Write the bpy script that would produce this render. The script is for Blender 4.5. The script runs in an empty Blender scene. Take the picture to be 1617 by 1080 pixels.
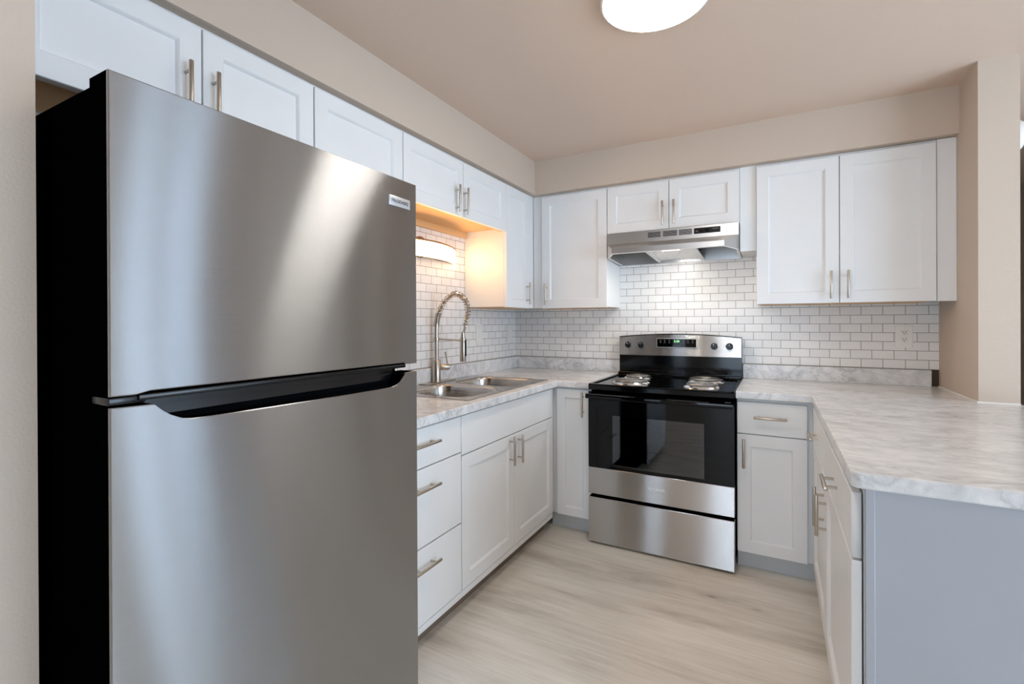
import bpy, bmesh, math, random
from mathutils import Vector, Matrix
random.seed(4)
S = bpy.context.scene
COL = S.collection
PI = math.pi

# ------------------------------------------------------------------ camera
yaw, pit, rol, fpx = 0.4993, -0.0020, -0.0043, 754.32
F = Vector((-math.sin(yaw)*math.cos(pit), math.cos(yaw)*math.cos(pit), math.sin(pit)))
R = Vector((math.cos(yaw), math.sin(yaw), 0))
U = R.cross(F)
R2 = R*math.cos(rol) + U*math.sin(rol)
U2 = U*math.cos(rol) - R*math.sin(rol)
cd = bpy.data.cameras.new('camera')
cam = bpy.data.objects.new('camera', cd)
COL.objects.link(cam)
M4 = Matrix((R2, U2, -F)).transposed().to_4x4()
M4.translation = Vector((1.7878, -3.3035, 1.2656))
cam.matrix_world = M4
cd.sensor_width = 36.0
cd.lens = fpx/1617*36
cd.shift_x = -2.74/1617
cd.shift_y = -29.55/1617
cd.clip_start = 0.02
S.camera = cam

# ------------------------------------------------------------------ light and exposure
S.view_settings.view_transform = 'Standard'
S.view_settings.look = 'None'
S.view_settings.gamma = 1.0
S.view_settings.use_curve_mapping = False
S.view_settings.exposure = 0.17
W = bpy.data.worlds.new('world')
S.world = W
W.use_nodes = True
W.node_tree.nodes['Background'].inputs[0].default_value = (0.62, 0.80, 1.0, 1)
W.node_tree.nodes['Background'].inputs[1].default_value = 5.0

CEILING_LAMP = 20.5      # emission of the flush ceiling light
SCONCE_LAMP = 16.0       # emission of the sconce diffuser
HOOD_LAMP = 2.2

def area(name, loc, target, sx, sy, power, color):
    d = bpy.data.lights.new(name, 'AREA')
    d.shape = 'RECTANGLE'; d.size = sx; d.size_y = sy
    d.energy = power; d.color = color
    o = bpy.data.objects.new(name, d)
    o.location = loc
    o.rotation_euler = (Vector(target)-Vector(loc)).to_track_quat('-Z', 'Y').to_euler()
    COL.objects.link(o)
    return o
# daylight coming in through the patio window on the right
area('daylight_patio', (5.17, -2.65, 1.15), (0, -2.65, 1.15), 2.2, 1.9, 50, (0.60, 0.79, 1.0))

area('fill_rear', (1.6, -6.96, 1.25), (1.6, 0, 1.0), 1.5, 1.9, 13, (0.80, 0.90, 1.0))  # unseen fill behind the camera, added to brighten the lower fronts

# ------------------------------------------------------------------ materials
def new_mat(name):
    m = bpy.data.materials.new(name); m.use_nodes = True
    return m, m.node_tree, m.node_tree.nodes['Principled BSDF']
def srgb(r, g, b):
    f = lambda c: (c/255/12.92) if c/255 <= 0.04045 else ((c/255+0.055)/1.055)**2.4
    return (f(r), f(g), f(b), 1)
def N(t, kind, **kw):
    n = t.nodes.new(kind)
    for k, v in kw.items(): setattr(n, k, v)
    return n
def world_pos(t, scale=(1, 1, 1), order='xyz', offset=(0, 0, 0)):
    g = N(t, 'ShaderNodeNewGeometry')
    s = N(t, 'ShaderNodeSeparateXYZ'); t.links.new(g.outputs['Position'], s.inputs[0])
    c = N(t, 'ShaderNodeCombineXYZ')
    for i, a in enumerate(order):
        if a in 'xyz': t.links.new(s.outputs['xyz'.index(a)], c.inputs[i])
    m = N(t, 'ShaderNodeMapping')
    t.links.new(c.outputs[0], m.inputs['Vector'])
    m.inputs['Scale'].default_value = scale
    m.inputs['Location'].default_value = offset
    return m.outputs[0]
def ramp(t, fac, stops):
    r = N(t, 'ShaderNodeValToRGB')
    els = r.color_ramp.elements
    while len(els) < len(stops): els.new(0.5)
    for e, (p, c) in zip(els, stops):
        e.position = p; e.color = c
    t.links.new(fac, r.inputs[0])
    return r.outputs[0]
def noise(t, vec, scale, detail=2, rough=0.5, dist=0.0):
    n = N(t, 'ShaderNodeTexNoise')
    t.links.new(vec, n.inputs['Vector'])
    n.inputs['Scale'].default_value = scale; n.inputs['Detail'].default_value = detail
    n.inputs['Roughness'].default_value = rough; n.inputs['Distortion'].default_value = dist
    return n.outputs['Fac']
def bump(t, b, height, strength, dist=0.002):
    n = N(t, 'ShaderNodeBump')
    n.inputs['Strength'].default_value = strength; n.inputs['Distance'].default_value = dist
    t.links.new(height, n.inputs['Height']); t.links.new(n.outputs[0], b.inputs['Normal'])
def mixc(t, fac, a, b, mode='MIX'):
    n = N(t, 'ShaderNodeMix', data_type='RGBA', blend_type=mode)
    for sock, v in ((n.inputs[0], fac), (n.inputs[6], a), (n.inputs[7], b)):
        if hasattr(v, 'is_output'): t.links.new(v, sock)
        else: sock.default_value = v
    return n.outputs[2]

def simple(name, col, rough=0.5, metal=0.0, spec=0.5, coat=0.0):
    m, t, b = new_mat(name)
    b.inputs['Base Color'].default_value = col
    b.inputs['Roughness'].default_value = rough
    b.inputs['Metallic'].default_value = metal
    b.inputs['Specular IOR Level'].default_value = spec
    b.inputs['Coat Weight'].default_value = coat
    # faint procedural variation so that no surface is perfectly even
    v = noise(t, world_pos(t), 6.0, 3)
    c = mixc(t, v, tuple(x*0.97 for x in col[:3])+(1,), tuple(min(1, x*1.03) for x in col[:3])+(1,))
    t.links.new(c, b.inputs['Base Color'])
    return m
def painted(name, col, strength=0.35, scale=170):
    m, t, b = new_mat(name)
    b.inputs['Base Color'].default_value = col
    b.inputs['Roughness'].default_value = 0.75
    b.inputs['Specular IOR Level'].default_value = 0.3
    bump(t, b, noise(t, world_pos(t), scale, 3, 0.6), strength, 0.0025)
    return m
M = {}
M['wall'] = painted('wall_paint', srgb(207, 190, 174))
M['ceiling'] = painted('ceiling_paint', srgb(224, 202, 185), 0.4, 120)
M['cabinet'] = simple('cabinet_white', srgb(236, 236, 236), 0.38, 0, 0.4)
M['wood'] = simple('raw_plywood', srgb(226, 184, 132), 0.6)
M['panel'] = simple('end_panel_shaded', srgb(171, 174, 181), 0.4)  # white panel toned grey-blue, its shade is put into the colour
M['dark_gap'] = simple('dark_brown', srgb(70, 58, 46), 0.8)
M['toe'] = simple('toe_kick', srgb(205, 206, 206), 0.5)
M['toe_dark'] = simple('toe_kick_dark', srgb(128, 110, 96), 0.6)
M['black'] = simple('black_enamel', (0.0012, 0.0012, 0.0014, 1), 0.10, 0, 0.28)
M['black_side'] = simple('black_textured_steel', (0.0008, 0.0008, 0.001, 1), 0.7, 0, 0.0)
M['black_plastic'] = simple('black_plastic', srgb(9, 10, 13), 0.22, 0, 0.4)
M['gloss_black'] = simple('gloss_black_glass', (0.001, 0.001, 0.0013, 1), 0.05, 0, 0.28)
M['chrome'] = simple('chrome', (0.82, 0.82, 0.83, 1), 0.12, 1.0)
M['nickel'] = simple('brushed_nickel', srgb(190, 180, 168), 0.30, 1.0)
M['bronze'] = simple('warm_metal', srgb(170, 130, 90), 0.35, 1.0)
M['plastic'] = simple('white_plastic', srgb(238, 236, 232), 0.35)
M['slot'] = simple('dark_slot', srgb(50, 45, 42), 0.6)
M['badge'] = simple('badge_silver', srgb(205, 206, 210), 0.35, 0.6)
M['ink'] = simple('badge_ink', srgb(52, 62, 74), 0.5)
M['silver_ink'] = simple('silver_lettering', srgb(250, 250, 250), 0.5)
M['legend'] = simple('panel_legend', srgb(96, 92, 88), 0.5)
M['caulk'] = simple('caulk', srgb(238, 234, 228), 0.5)
M['coil'] = simple('element_coil', srgb(150, 148, 146), 0.32, 0.9)

def steel(name, col, rough=0.21, aniso=1.0, vec=(0, 0, 1), scale=(3, 3, 420), scratch=0.58):
    m, t, b = new_mat(name)
    b.inputs['Metallic'].default_value = 1.0
    b.inputs['Anisotropic'].default_value = aniso
    c = N(t, 'ShaderNodeCombineXYZ')
    for i in range(3): c.inputs[i].default_value = vec[i]
    t.links.new(c.outputs[0], b.inputs['Tangent'])
    if scratch > 0:                       # fine horizontal brush lines tip the normal up and down
        g = N(t, 'ShaderNodeNewGeometry'); wn = N(t, 'ShaderNodeTexWhiteNoise', noise_dimensions='3D')
        t.links.new(g.outputs['Position'], wn.inputs['Vector'])
        sp = N(t, 'ShaderNodeSeparateColor'); t.links.new(wn.outputs['Color'], sp.inputs[0])
        ad = N(t, 'ShaderNodeMath', operation='ADD'); t.links.new(sp.outputs[0], ad.inputs[0]); t.links.new(sp.outputs[1], ad.inputs[1])
        mu = N(t, 'ShaderNodeMath', operation='MULTIPLY_ADD'); t.links.new(ad.outputs[0], mu.inputs[0]); mu.inputs[1].default_value = scratch; mu.inputs[2].default_value = -scratch
        cz = N(t, 'ShaderNodeCombineXYZ'); t.links.new(mu.outputs[0], cz.inputs[2])
        va = N(t, 'ShaderNodeVectorMath', operation='ADD'); t.links.new(g.outputs['Normal'], va.inputs[0]); t.links.new(cz.outputs[0], va.inputs[1])
        vn = N(t, 'ShaderNodeVectorMath', operation='NORMALIZE'); t.links.new(va.outputs[0], vn.inputs[0]); t.links.new(vn.outputs[0], b.inputs['Normal'])
    v = noise(t, world_pos(t, scale), 1.0, 3, 0.6)
    r = N(t, 'ShaderNodeMapRange'); t.links.new(v, r.inputs[0])
    r.inputs[3].default_value = rough-0.03; r.inputs[4].default_value = rough+0.03
    t.links.new(r.outputs[0], b.inputs['Roughness'])
    t.links.new(mixc(t, v, tuple(x*0.95 for x in col[:3])+(1,), tuple(min(1, x*1.05) for x in col[:3])+(1,)), b.inputs['Base Color'])
    return m
M['steel'] = steel('brushed_stainless', srgb(198, 196, 195))
M['steel_dark'] = steel('fridge_stainless', srgb(165, 167, 170))
M['steel_sink'] = steel('satin_sink_steel', srgb(190, 185, 180), 0.27, 0.3, scratch=0)
M['steel_hood'] = steel('hood_stainless', srgb(200, 198, 196), 0.33, 0.7, scratch=0)

def marble():
    m, t, b = new_mat('marble_laminate')
    p = world_pos(t, (1, 1.9, 1.3))
    n0 = noise(t, p, 2.2, 5, 0.6, 0.6)
    v1 = noise(t, p, 5.5, 8, 0.62, 1.3)
    s = N(t, 'ShaderNodeMath', operation='SUBTRACT'); t.links.new(v1, s.inputs[0]); s.inputs[1].default_value = 0.5
    a = N(t, 'ShaderNodeMath', operation='ABSOLUTE'); t.links.new(s.outputs[0], a.inputs[0])
    vein = ramp(t, a.outputs[0], [(0.0, (1, 1, 1, 1)), (0.035, (0.35, 0.35, 0.35, 1)), (0.11, (0, 0, 0, 1))])
    v2 = noise(t, p, 14, 6, 0.65, 0.8)
    cloud = ramp(t, n0, [(0.3, srgb(240, 240, 240)), (0.7, srgb(220, 220, 221))])
    cl2 = mixc(t, 0.35, cloud, ramp(t, v2, [(0.35, srgb(190, 190, 193)), (0.6, srgb(242, 241, 240))]))
    k = N(t, 'ShaderNodeMath', operation='MULTIPLY'); t.links.new(vein, k.inputs[0])
    t.links.new(ramp(t, n0, [(0.35, (0.08, 0.08, 0.08, 1)), (0.65, (0.60, 0.60, 0.60, 1))]), k.inputs[1])
    t.links.new(mixc(t, k.outputs[0], cl2, srgb(146, 144, 148)), b.inputs['Base Color'])
    b.inputs['Roughness'].default_value = 0.22
    b.inputs['Specular IOR Level'].default_value = 0.45
    return m
M['marble'] = marble()

def tile(name, order, offset):
    m, t, b = new_mat(name)
    v = world_pos(t, (1, 1, 1), order, offset)
    br = N(t, 'ShaderNodeTexBrick', offset=0.5, offset_frequency=2, squash=1.0)
    t.links.new(v, br.inputs['Vector'])
    br.inputs['Color1'].default_value = srgb(240, 238, 236)
    br.inputs['Color2'].default_value = srgb(232, 230, 229)
    br.inputs['Mortar'].default_value = srgb(150, 143, 138)
    br.inputs['Scale'].default_value = 1.0
    br.inputs['Mortar Size'].default_value = 0.0016
    br.inputs['Mortar Smooth'].default_value = 0.15
    br.inputs['Brick Width'].default_value = 0.0985
    br.inputs['Row Height'].default_value = 0.0490
    t.links.new(br.outputs['Color'], b.inputs['Base Color'])
    b.inputs['Roughness'].default_value = 0.3
    inv = N(t, 'ShaderNodeMath', operation='SUBTRACT'); inv.inputs[0].default_value = 1.0
    t.links.new(br.outputs['Fac'], inv.inputs[1])
    bump(t, b, inv.outputs[0], 0.5, 0.0012)
    return m
M['tile_back'] = tile('subway_tile_back', 'xz0', (0.0, -1.004 + 0.049*40, 0))
M['tile_left'] = tile('subway_tile_left', 'yz0', (0.0985*40 + 0.018, -1.004 + 0.049*40, 0))

def planks():
    m, t, b = new_mat('vinyl_planks')
    v = world_pos(t)
    br = N(t, 'ShaderNodeTexBrick', offset=0.37, offset_frequency=2)
    t.links.new(world_pos(t, (1, 1, 1), 'xy0', (20.3, 20.07, 0)), br.inputs['Vector'])
    br.inputs['Color1'].default_value = (0.25, 0.25, 0.25, 1); br.inputs['Color2'].default_value = (0.75, 0.75, 0.75, 1)
    br.inputs['Mortar'].default_value = (0.2, 0.2, 0.2, 1)
    br.inputs['Scale'].default_value = 1.0; br.inputs['Mortar Size'].default_value = 0.0006
    br.inputs['Brick Width'].default_value = 1.22; br.inputs['Row Height'].default_value = 0.18
    wob = noise(t, world_pos(t, (0.75, 4.2, 1)), 1.6, 5, 0.6, 0.35)
    fine = noise(t, world_pos(t, (3.0, 55, 1)), 1.0, 4, 0.65, 0.4)
    base = ramp(t, wob, [(0.30, srgb(188, 178, 165)), (0.47, srgb(226, 218, 206)), (0.66, srgb(240, 234, 223))])
    c1 = mixc(t, 0.27, base, ramp(t, fine, [(0.35, srgb(186, 176, 163)), (0.65, srgb(240, 234, 224))]))
    c2 = mixc(t, 0.10, c1, br.outputs['Color'], 'OVERLAY')
    kn = N(t, 'ShaderNodeTexVoronoi')
    t.links.new(world_pos(t, (1.0, 2.6, 1)), kn.inputs['Vector']); kn.inputs['Scale'].default_value = 1.9
    knot = ramp(t, kn.outputs['Distance'], [(0.02, (0.6, 0.6, 0.6, 1)), (0.06, (0.12, 0.12, 0.12, 1)), (0.16, (0, 0, 0, 1))])
    c3 = mixc(t, knot, c2, srgb(118, 102, 88))
    t.links.new(c3, b.inputs['Base Color'])
    b.inputs['Roughness'].default_value = 0.42
    b.inputs['Specular IOR Level'].default_value = 0.35
    return m
M['floor'] = planks()

def emit(name, col, strength):
    m, t, b = new_mat(name)
    b.inputs['Base Color'].default_value = (0.8, 0.8, 0.8, 1)
    b.inputs['Emission Color'].default_value = col
    b.inputs['Emission Strength'].default_value = strength
    return m
M['lamp_ceiling'] = emit('ceiling_diffuser', (1.0, 0.92, 0.82, 1), CEILING_LAMP)
M['lamp_sconce'] = emit('sconce_diffuser', (1.0, 0.58, 0.24, 1), SCONCE_LAMP)
M['lamp_hood'] = emit('hood_bulb', (1.0, 0.96, 0.90, 1), 4.0)
M['led'] = emit('green_digits', (0.05, 1.0, 0.12, 1), 1.2)

def filter_mat():
    m, t, b = new_mat('grease_filter_foil')
    b.inputs['Metallic'].default_value = 1.0
    b.inputs['Roughness'].default_value = 0.4
    b.inputs['Base Color'].default_value = srgb(238, 237, 235)
    bump(t, b, noise(t, world_pos(t), 48, 3, 0.6), 1.0, 0.03)
    return m
M['filter'] = filter_mat()
def oven_glass():
    m, t, b = new_mat('oven_window_glass')
    out = [n for n in t.nodes if n.type == 'OUTPUT_MATERIAL'][0]
    tr = N(t, 'ShaderNodeBsdfTransparent'); tr.inputs[0].default_value = (0.34, 0.34, 0.36, 1)
    gl = N(t, 'ShaderNodeBsdfGlossy'); gl.inputs['Roughness'].default_value = 0.03
    fr = N(t, 'ShaderNodeFresnel'); fr.inputs[0].default_value = 1.9
    mx = N(t, 'ShaderNodeMixShader')
    t.links.new(fr.outputs[0], mx.inputs[0]); t.links.new(tr.outputs[0], mx.inputs[1]); t.links.new(gl.outputs[0], mx.inputs[2])
    t.links.new(mx.outputs[0], out.inputs[0])
    return m
M['oven_glass'] = oven_glass()

# ------------------------------------------------------------------ mesh building
class MB:
    def __init__(s): s.bm = bmesh.new(); s.mi = 0
    def face(s, vs):
        try:
            f = s.bm.faces.new(vs); f.material_index = s.mi; return f
        except ValueError: return None
    def box(s, a, b, bev=0.0, seg=2):
        lo = [min(p, q) for p, q in zip(a, b)]; hi = [max(p, q) for p, q in zip(a, b)]
        v = [s.bm.verts.new((hi[0] if i & 1 else lo[0], hi[1] if i & 2 else lo[1], hi[2] if i & 4 else lo[2])) for i in range(8)]
        fs = [s.face([v[i] for i in q]) for q in ((0,1,3,2),(4,6,7,5),(0,4,5,1),(2,3,7,6),(0,2,6,4),(1,5,7,3))]
        if bev > 0:
            es = list({e for f in fs for e in f.edges})
            r = bmesh.ops.bevel(s.bm, geom=es, offset=bev, segments=seg, affect='EDGES', profile=0.5)
            for f in r['faces']: f.material_index = s.mi
        return s
    def loops(s, rings, cap0=True, cap1=True, closed=True):
        R_ = [[s.bm.verts.new(p) for p in r] for r in rings]
        n = len(R_[0])
        for a, b in zip(R_, R_[1:]):
            for i in range(n if closed else n-1):
                j = (i+1) % n
                s.face([a[i], a[j], b[j], b[i]])
        if cap0 and closed: s.face(R_[0][::-1])
        if cap1 and closed: s.face(R_[-1])
        return R_
    def tube(s, pts, r, n=12, cap=True):
        pts = [Vector(p) for p in pts]
        rs = r if isinstance(r, (list, tuple)) else [r]*len(pts)
        rings = []; prev = None
        for i, p in enumerate(pts):
            t = (pts[min(i+1, len(pts)-1)]-pts[max(i-1, 0)]).normalized()
            if prev is None:
                x = Vector((0, 0, 1)) if abs(t.z) < 0.9 else Vector((1, 0, 0))
            else: x = prev
            x = (x - t*x.dot(t)).normalized(); prev = x
            y = t.cross(x)
            rings.append([p + (x*math.cos(2*PI*k/n)+y*math.sin(2*PI*k/n))*rs[i] for k in range(n)])
        s.loops(rings, cap, cap)
        return s
    def cyl(s, a, b, r, n=24, bev=0.0):
        a = Vector(a); b = Vector(b)
        if bev:
            d = (b-a).normalized()
            return s.tube([a, a+d*bev*0.3, a+d*bev, b-d*bev, b-d*bev*0.3, b], [r-bev, r-bev*0.3, r, r, r-bev*0.3, r-bev], n)
        return s.tube([a, b], r, n)
    def lathe(s, c, prof, n=32, axis='z'):
        rings = []
        for r, h in prof:
            ring = []
            for k in range(n):
                a = 2*PI*k/n; u, w = r*math.cos(a), r*math.sin(a)
                ring.append({'z': (c[0]+u, c[1]+w, c[2]+h), 'y': (c[0]+u, c[1]-h, c[2]+w), 'x': (c[0]+h, c[1]+u, c[2]+w)}[axis])
            rings.append(ring)
        s.loops(rings, prof[0][0] > 1e-5, prof[-1][0] > 1e-5)
        return s
    def prism(s, poly, d0, d1, put):
        s.loops([[put(u, w, d) for u, w in poly] for d in (d0, d1)])
        return s
    def build(s, name, mats, parent=None, smooth=35, kind=None):
        bmesh.ops.remove_doubles(s.bm, verts=s.bm.verts, dist=1e-6)
        bmesh.ops.recalc_face_normals(s.bm, faces=s.bm.faces)
        me = bpy.data.meshes.new(name)
        s.bm.to_mesh(me); s.bm.free()
        for f in me.polygons: f.use_smooth = True
        me.set_sharp_from_angle(angle=math.radians(smooth))
        for f in me.polygons:
            if f.area > 0.006: f.use_smooth = False      # large flats stay dead flat
        for m in (mats if isinstance(mats, (list, tuple)) else [mats]): me.materials.append(m)
        return link(name, me, parent, kind)

WORLD = {}
def link(name, me, parent=None, kind=None):
    xs = [v.co for v in me.vertices]
    lo = Vector([min(c[i] for c in xs) for i in range(3)]); hi = Vector([max(c[i] for c in xs) for i in range(3)])
    o = bpy.data.objects.new(name, me)
    c = (lo+hi)/2
    if parent is None: c.z = lo.z
    me.transform(Matrix.Translation(-c))
    COL.objects.link(o)
    WORLD[o] = c
    if parent is not None:
        o.parent = parent; o.location = c - WORLD[parent]
    else: o.location = c
    if kind: o['kind'] = kind
    return o
def thing(name, loc, label, cat, group=None):
    o = bpy.data.objects.new(name, None); COL.objects.link(o)
    o.empty_display_size = 0.1
    o.location = loc; WORLD[o] = Vector(loc)
    return tag(o, label, cat, group)
def tag(o, label, cat, group=None):
    o['label'] = label; o['category'] = cat
    if group: o['group'] = group
    return o
def text(name, body, size, put, mat, parent, depth=0.0006):
    """flat lettering: put(u, v, d) maps text plane coordinates to the world"""
    c = bpy.data.curves.new(name, 'FONT'); c.body = body; c.size = size
    c.align_x = 'CENTER'; c.align_y = 'CENTER'; c.extrude = depth/2; c.resolution_u = 2
    t = bpy.data.objects.new(name, c); COL.objects.link(t)
    bpy.context.view_layer.update()
    me = bpy.data.meshes.new_from_object(t.evaluated_get(bpy.context.evaluated_depsgraph_get()))
    bpy.data.objects.remove(t); bpy.data.curves.remove(c)
    for v in me.vertices: v.co = Vector(put(v.co.x, v.co.y, v.co.z + depth/2))
    me.materials.clear(); me.materials.append(mat)
    return link(name, me, parent)

# orientation of a front: E looks to +x, S looks to -y, W looks to -x; d grows outward
def facing(face, base):
    return {'E': lambda u, d, z: (base+d, u, z), 'S': lambda u, d, z: (u, base-d, z), 'W': lambda u, d, z: (base-d, u, z)}[face]
def front(face, base, u0, u1, z0, z1, shaker=True, t=0.020, stile=0.058):
    P = facing(face, base); b = MB(); e = 0.0018
    u0 += 0.0006; u1 -= 0.0006; z0 += 0.0006; z1 -= 0.0006
    def rect(i, d): return [P(u0+i, d, z0+i), P(u1-i, d, z0+i), P(u1-i, d, z1-i), P(u0+i, d, z1-i)]
    rings = [rect(0, 0.0), rect(0, t-e), rect(e, t)]
    if shaker: rings += [rect(stile, t), rect(stile+0.002, t-0.001), rect(stile+0.0075, t-0.011)]
    b.loops(rings)
    return b
def pull(face, base, u, z, vertical, length=0.145):
    """bar pull with two posts, base = the front's outer plane"""
    P = facing(face, base); b = MB(); s = 0.030; h = length/2; q = length/2-0.027
    if vertical:
        b.cyl(P(u, s, z-h), P(u, s, z+h), 0.0062, 14, 0.0012)
        for k in (-q, q): b.cyl(P(u, -0.0005, z+k), P(u, s, z+k), 0.0045, 10)
    else:
        b.cyl(P(u-h, s, z), P(u+h, s, z), 0.0062, 14, 0.0012)
        for k in (-q, q): b.cyl(P(u+k, -0.0005, z), P(u+k, s, z), 0.0045, 10)
    return b
def door(parent, face, base, u0, u1, z0, z1, hu=None, hz=None, vertical=True, shaker=True, name='door', stile=0.058):
    d = front(face, base, u0, u1, z0, z1, shaker, stile=stile).build(name, M['cabinet'], parent)
    if hu is not None:
        sgn = -1 if face in 'SW' else 1
        pull(face, base+sgn*0.020, hu, hz, vertical).build('handle', M['nickel'], d)
    return d

# ------------------------------------------------------------------ key measures (metres)
ZC, ZS = 2.372, 2.145          # ceiling, soffit underside
ZD, ZU, ZM = 2.129, 1.360, 1.832   # wall door top, tall bottom, short bottom
TOP = 0.914
XW = 2.553                     # right stub wall face

# ------------------------------------------------------------------ structure
def struct(name, boxes, mat):
    b = MB()
    for a, c in boxes: b.box(a, c)
    return b.build(name, mat, kind='structure')
struct('floor', [((-0.12, -7.12, -0.05), (5.32, 0.12, 0.0)), ((2.5, 0.12, -0.05), (3.8, 2.6, 0.0))], M['floor'])
struct('ceiling', [((-0.12, -7.12, ZC), (5.32, 0.12, ZC+0.06)), ((2.5, 0.12, ZC), (3.8, 2.6, ZC+0.06))], M['ceiling'])
struct('wall_left', [((-0.12, -7.12, 0), (0, 0.12, ZC))], M['wall'])
struct('wall_back', [((0, 0, 0), (2.683, 0.12, ZC)), ((3.55, 0, 0), (5.32, 0.12, ZC))], M['wall'])
struct('wall_right', [((XW, -0.5624, 0), (2.683, 0, ZC))], M['wall'])          # stub at the end of the back wall
struct('wall_stub', [((0, -3.07, 0), (0.60, -2.953, ZC))], M['wall'])          # beside the refrigerator
struct('wall_corridor', [((2.563, 0.12, 0), (2.683, 2.5, ZC)), ((3.55, 0.12, 0), (3.67, 2.5, ZC)), ((2.563, 2.5, 0), (3.67, 2.6, ZC))], M['wall'])   # unlit passage
# far walls of the adjoining room with their openings
struct('wall_dining', [((5.2, -7.12, 0), (5.32, -3.75, ZC)), ((5.2, -1.55, 0), (5.32, -1.20, ZC)), ((5.2, -0.40, 0), (5.32, 0, ZC)), ((5.2, -1.20, 2.1), (5.32, -0.40, ZC)), ((5.2, -1.20, 0), (5.32, -0.40, 0.18)),
                       ((5.2, -3.75, 2.1), (5.32, -1.55, ZC)), ((5.2, -3.75, 0), (5.32, -1.55, 0.18))], M['wall'])
struct('wall_rear', [((0, -7.12, 0), (0.8, -7.0, ZC)), ((2.4, -7.12, 0), (5.2, -7.0, ZC)), ((0.8, -7.12, 2.25), (2.4, -7.0, ZC)), ((0.8, -7.12, 0), (2.4, -7.0, 0.2))], M['wall'])
def window(name, P, u0, u1, z0, z1, mull):
    b = MB(); w = 0.05
    for a, c in (((u0, z0), (u0+w, z1)), ((u1-w, z0), (u1, z1)), ((u0, z0), (u1, z0+w)), ((u0, z1-w), (u1, z1))):
        b.box(P(a[0], 0.03, a[1]), P(c[0], 0.08, c[1]))
    for m in mull: b.box(P(m-0.035, 0.03, z0), P(m+0.035, 0.08, z1))
    b.build(name, M['plastic'], kind='structure')
window('window_1', lambda u, d, z: (5.2+d, u, z), -3.75, -1.55, 0.18, 2.1, [-2.65])
window('window_2', lambda u, d, z: (5.2+d, u, z), -1.20, -0.40, 0.18, 2.1, [-0.84])
window('window_3', lambda u, d, z: (u, -7.0-d, z), 0.8, 2.4, 0.2, 2.25, [1.6])
struct('trim_soffit_left', [((0, -2.953, ZS), (0.339, 0, ZC))], M['wall'])
struct('trim_soffit_back', [((0.339, -0.333, ZS), (XW, 0, ZC))], M['wall'])
struct('wall_back_tiles', [((0.006, -0.006, 1.004), (XW, 0, 1.90))], M['tile_back'])
struct('wall_left_tiles', [((0, -2.17, 1.004), (0.006, 0, 1.93))], M['tile_left'])
struct('trim_dark_strip', [((2.519, -0.004, TOP+0.002), (XW, 0, 1.003))], M['dark_gap'])  # dark brown strip on the wall past the end of the upstand

# ------------------------------------------------------------------ wall cabinets
def carcass(parent, a, b, bottom=True, name='carcass'):
    m = MB(); m.box(a, b, 0.001, 1)
    o = m.build(name, M['cabinet'], parent)
    return o
def underside(parent, x0, y0, x1, y1, z):
    MB().box((x0, y0, z-0.004), (x1, y1, z)).build('bottom_panel', M['wood'], parent)
GW = 'white shaker wall cabinets'
XU = 0.300    # carcass front of the left run (doors add 0.02)
YU = -0.281   # carcass front of the back run
# over the refrigerator
t = thing('wall_cabinet', (0.15, -2.53, ZM), 'white two-door wall cabinet directly above the steel refrigerator', 'cabinet', GW)
carcass(t, (0.001, -2.951, ZM+0.022), (XU, -2.1225, ZS-0.001)); underside(t, 0.02, -2.93, XU-0.02, -2.14, ZM+0.022)
MB().box((XU-0.02, -2.951, ZM+0.004), (XU, -2.1225, ZM+0.022)).build('bottom_rail', M['cabinet'], t)
door(t, 'E', XU, -2.925, -2.5105, ZM, ZD, -2.555, 1.935); door(t, 'E', XU, -2.5075, -2.1235, ZM, ZD, -2.479, 1.935)
# single door
t = thing('wall_cabinet', (0.15, -1.885, ZM), 'white single-door wall cabinet between the cabinet above the refrigerator and the one above the sink', 'cabinet', GW)
carcass(t, (0.001, -2.121, ZM+0.022), (XU, -1.649, ZS-0.001)); underside(t, 0.02, -2.10, XU-0.02, -1.67, ZM+0.022)
door(t, 'E', XU, -2.1195, -1.6490, ZM, ZD)
# over the sink
t = thing('wall_cabinet', (0.15, -1.177, ZM), 'white two-door wall cabinet above the sink and the lit sconce', 'cabinet', GW)
carcass(t, (0.001, -1.6475, ZM+0.022), (XU, -0.7065, ZS-0.001))
underside(t, 0.03, -1.63, XU-0.02, -0.72, ZM+0.022)
MB().box((XU-0.02, -1.6475, ZM+0.004), (XU, -0.7065, ZM+0.022)).box((0.008, -1.6475, ZM-0.018), (0.028, -0.7065, ZM+0.022)).build('bottom_rail', M['wood'], t)
door(t, 'E', XU, -1.6460, -1.1725, ZM, ZD, -1.244, 1.915); door(t, 'E', XU, -1.1690, -0.7060, ZM, ZD, -1.168, 1.915)
# tall corner one, left run
t = thing('wall_cabinet', (0.15, -0.49, ZU), 'tall narrow white wall cabinet on the sink wall, its side lit by the sconce', 'cabinet', GW)
carcass(t, (0.007, -0.7045, ZU+0.004), (XU, -0.283, ZS-0.001)); underside(t, 0.02, -0.69, XU-0.02, -0.30, ZU+0.004)
door(t, 'E', XU, -0.7035, -0.3900, ZU, ZD, -0.435, 1.460, stile=0.05)
# corner on the back wall
t = thing('wall_cabinet', (0.55, -0.14, ZU), 'tall white single-door wall cabinet in the corner, left of the range hood', 'cabinet', GW)
carcass(t, (XU+0.001, YU, ZU+0.004), (0.8395, -0.007, ZS-0.001)); underside(t, 0.33, YU+0.02, 0.82, -0.02, ZU+0.004)
door(t, 'S', YU, 0.3745, 0.8385, ZU, ZD, 0.411, 1.457)
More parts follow.
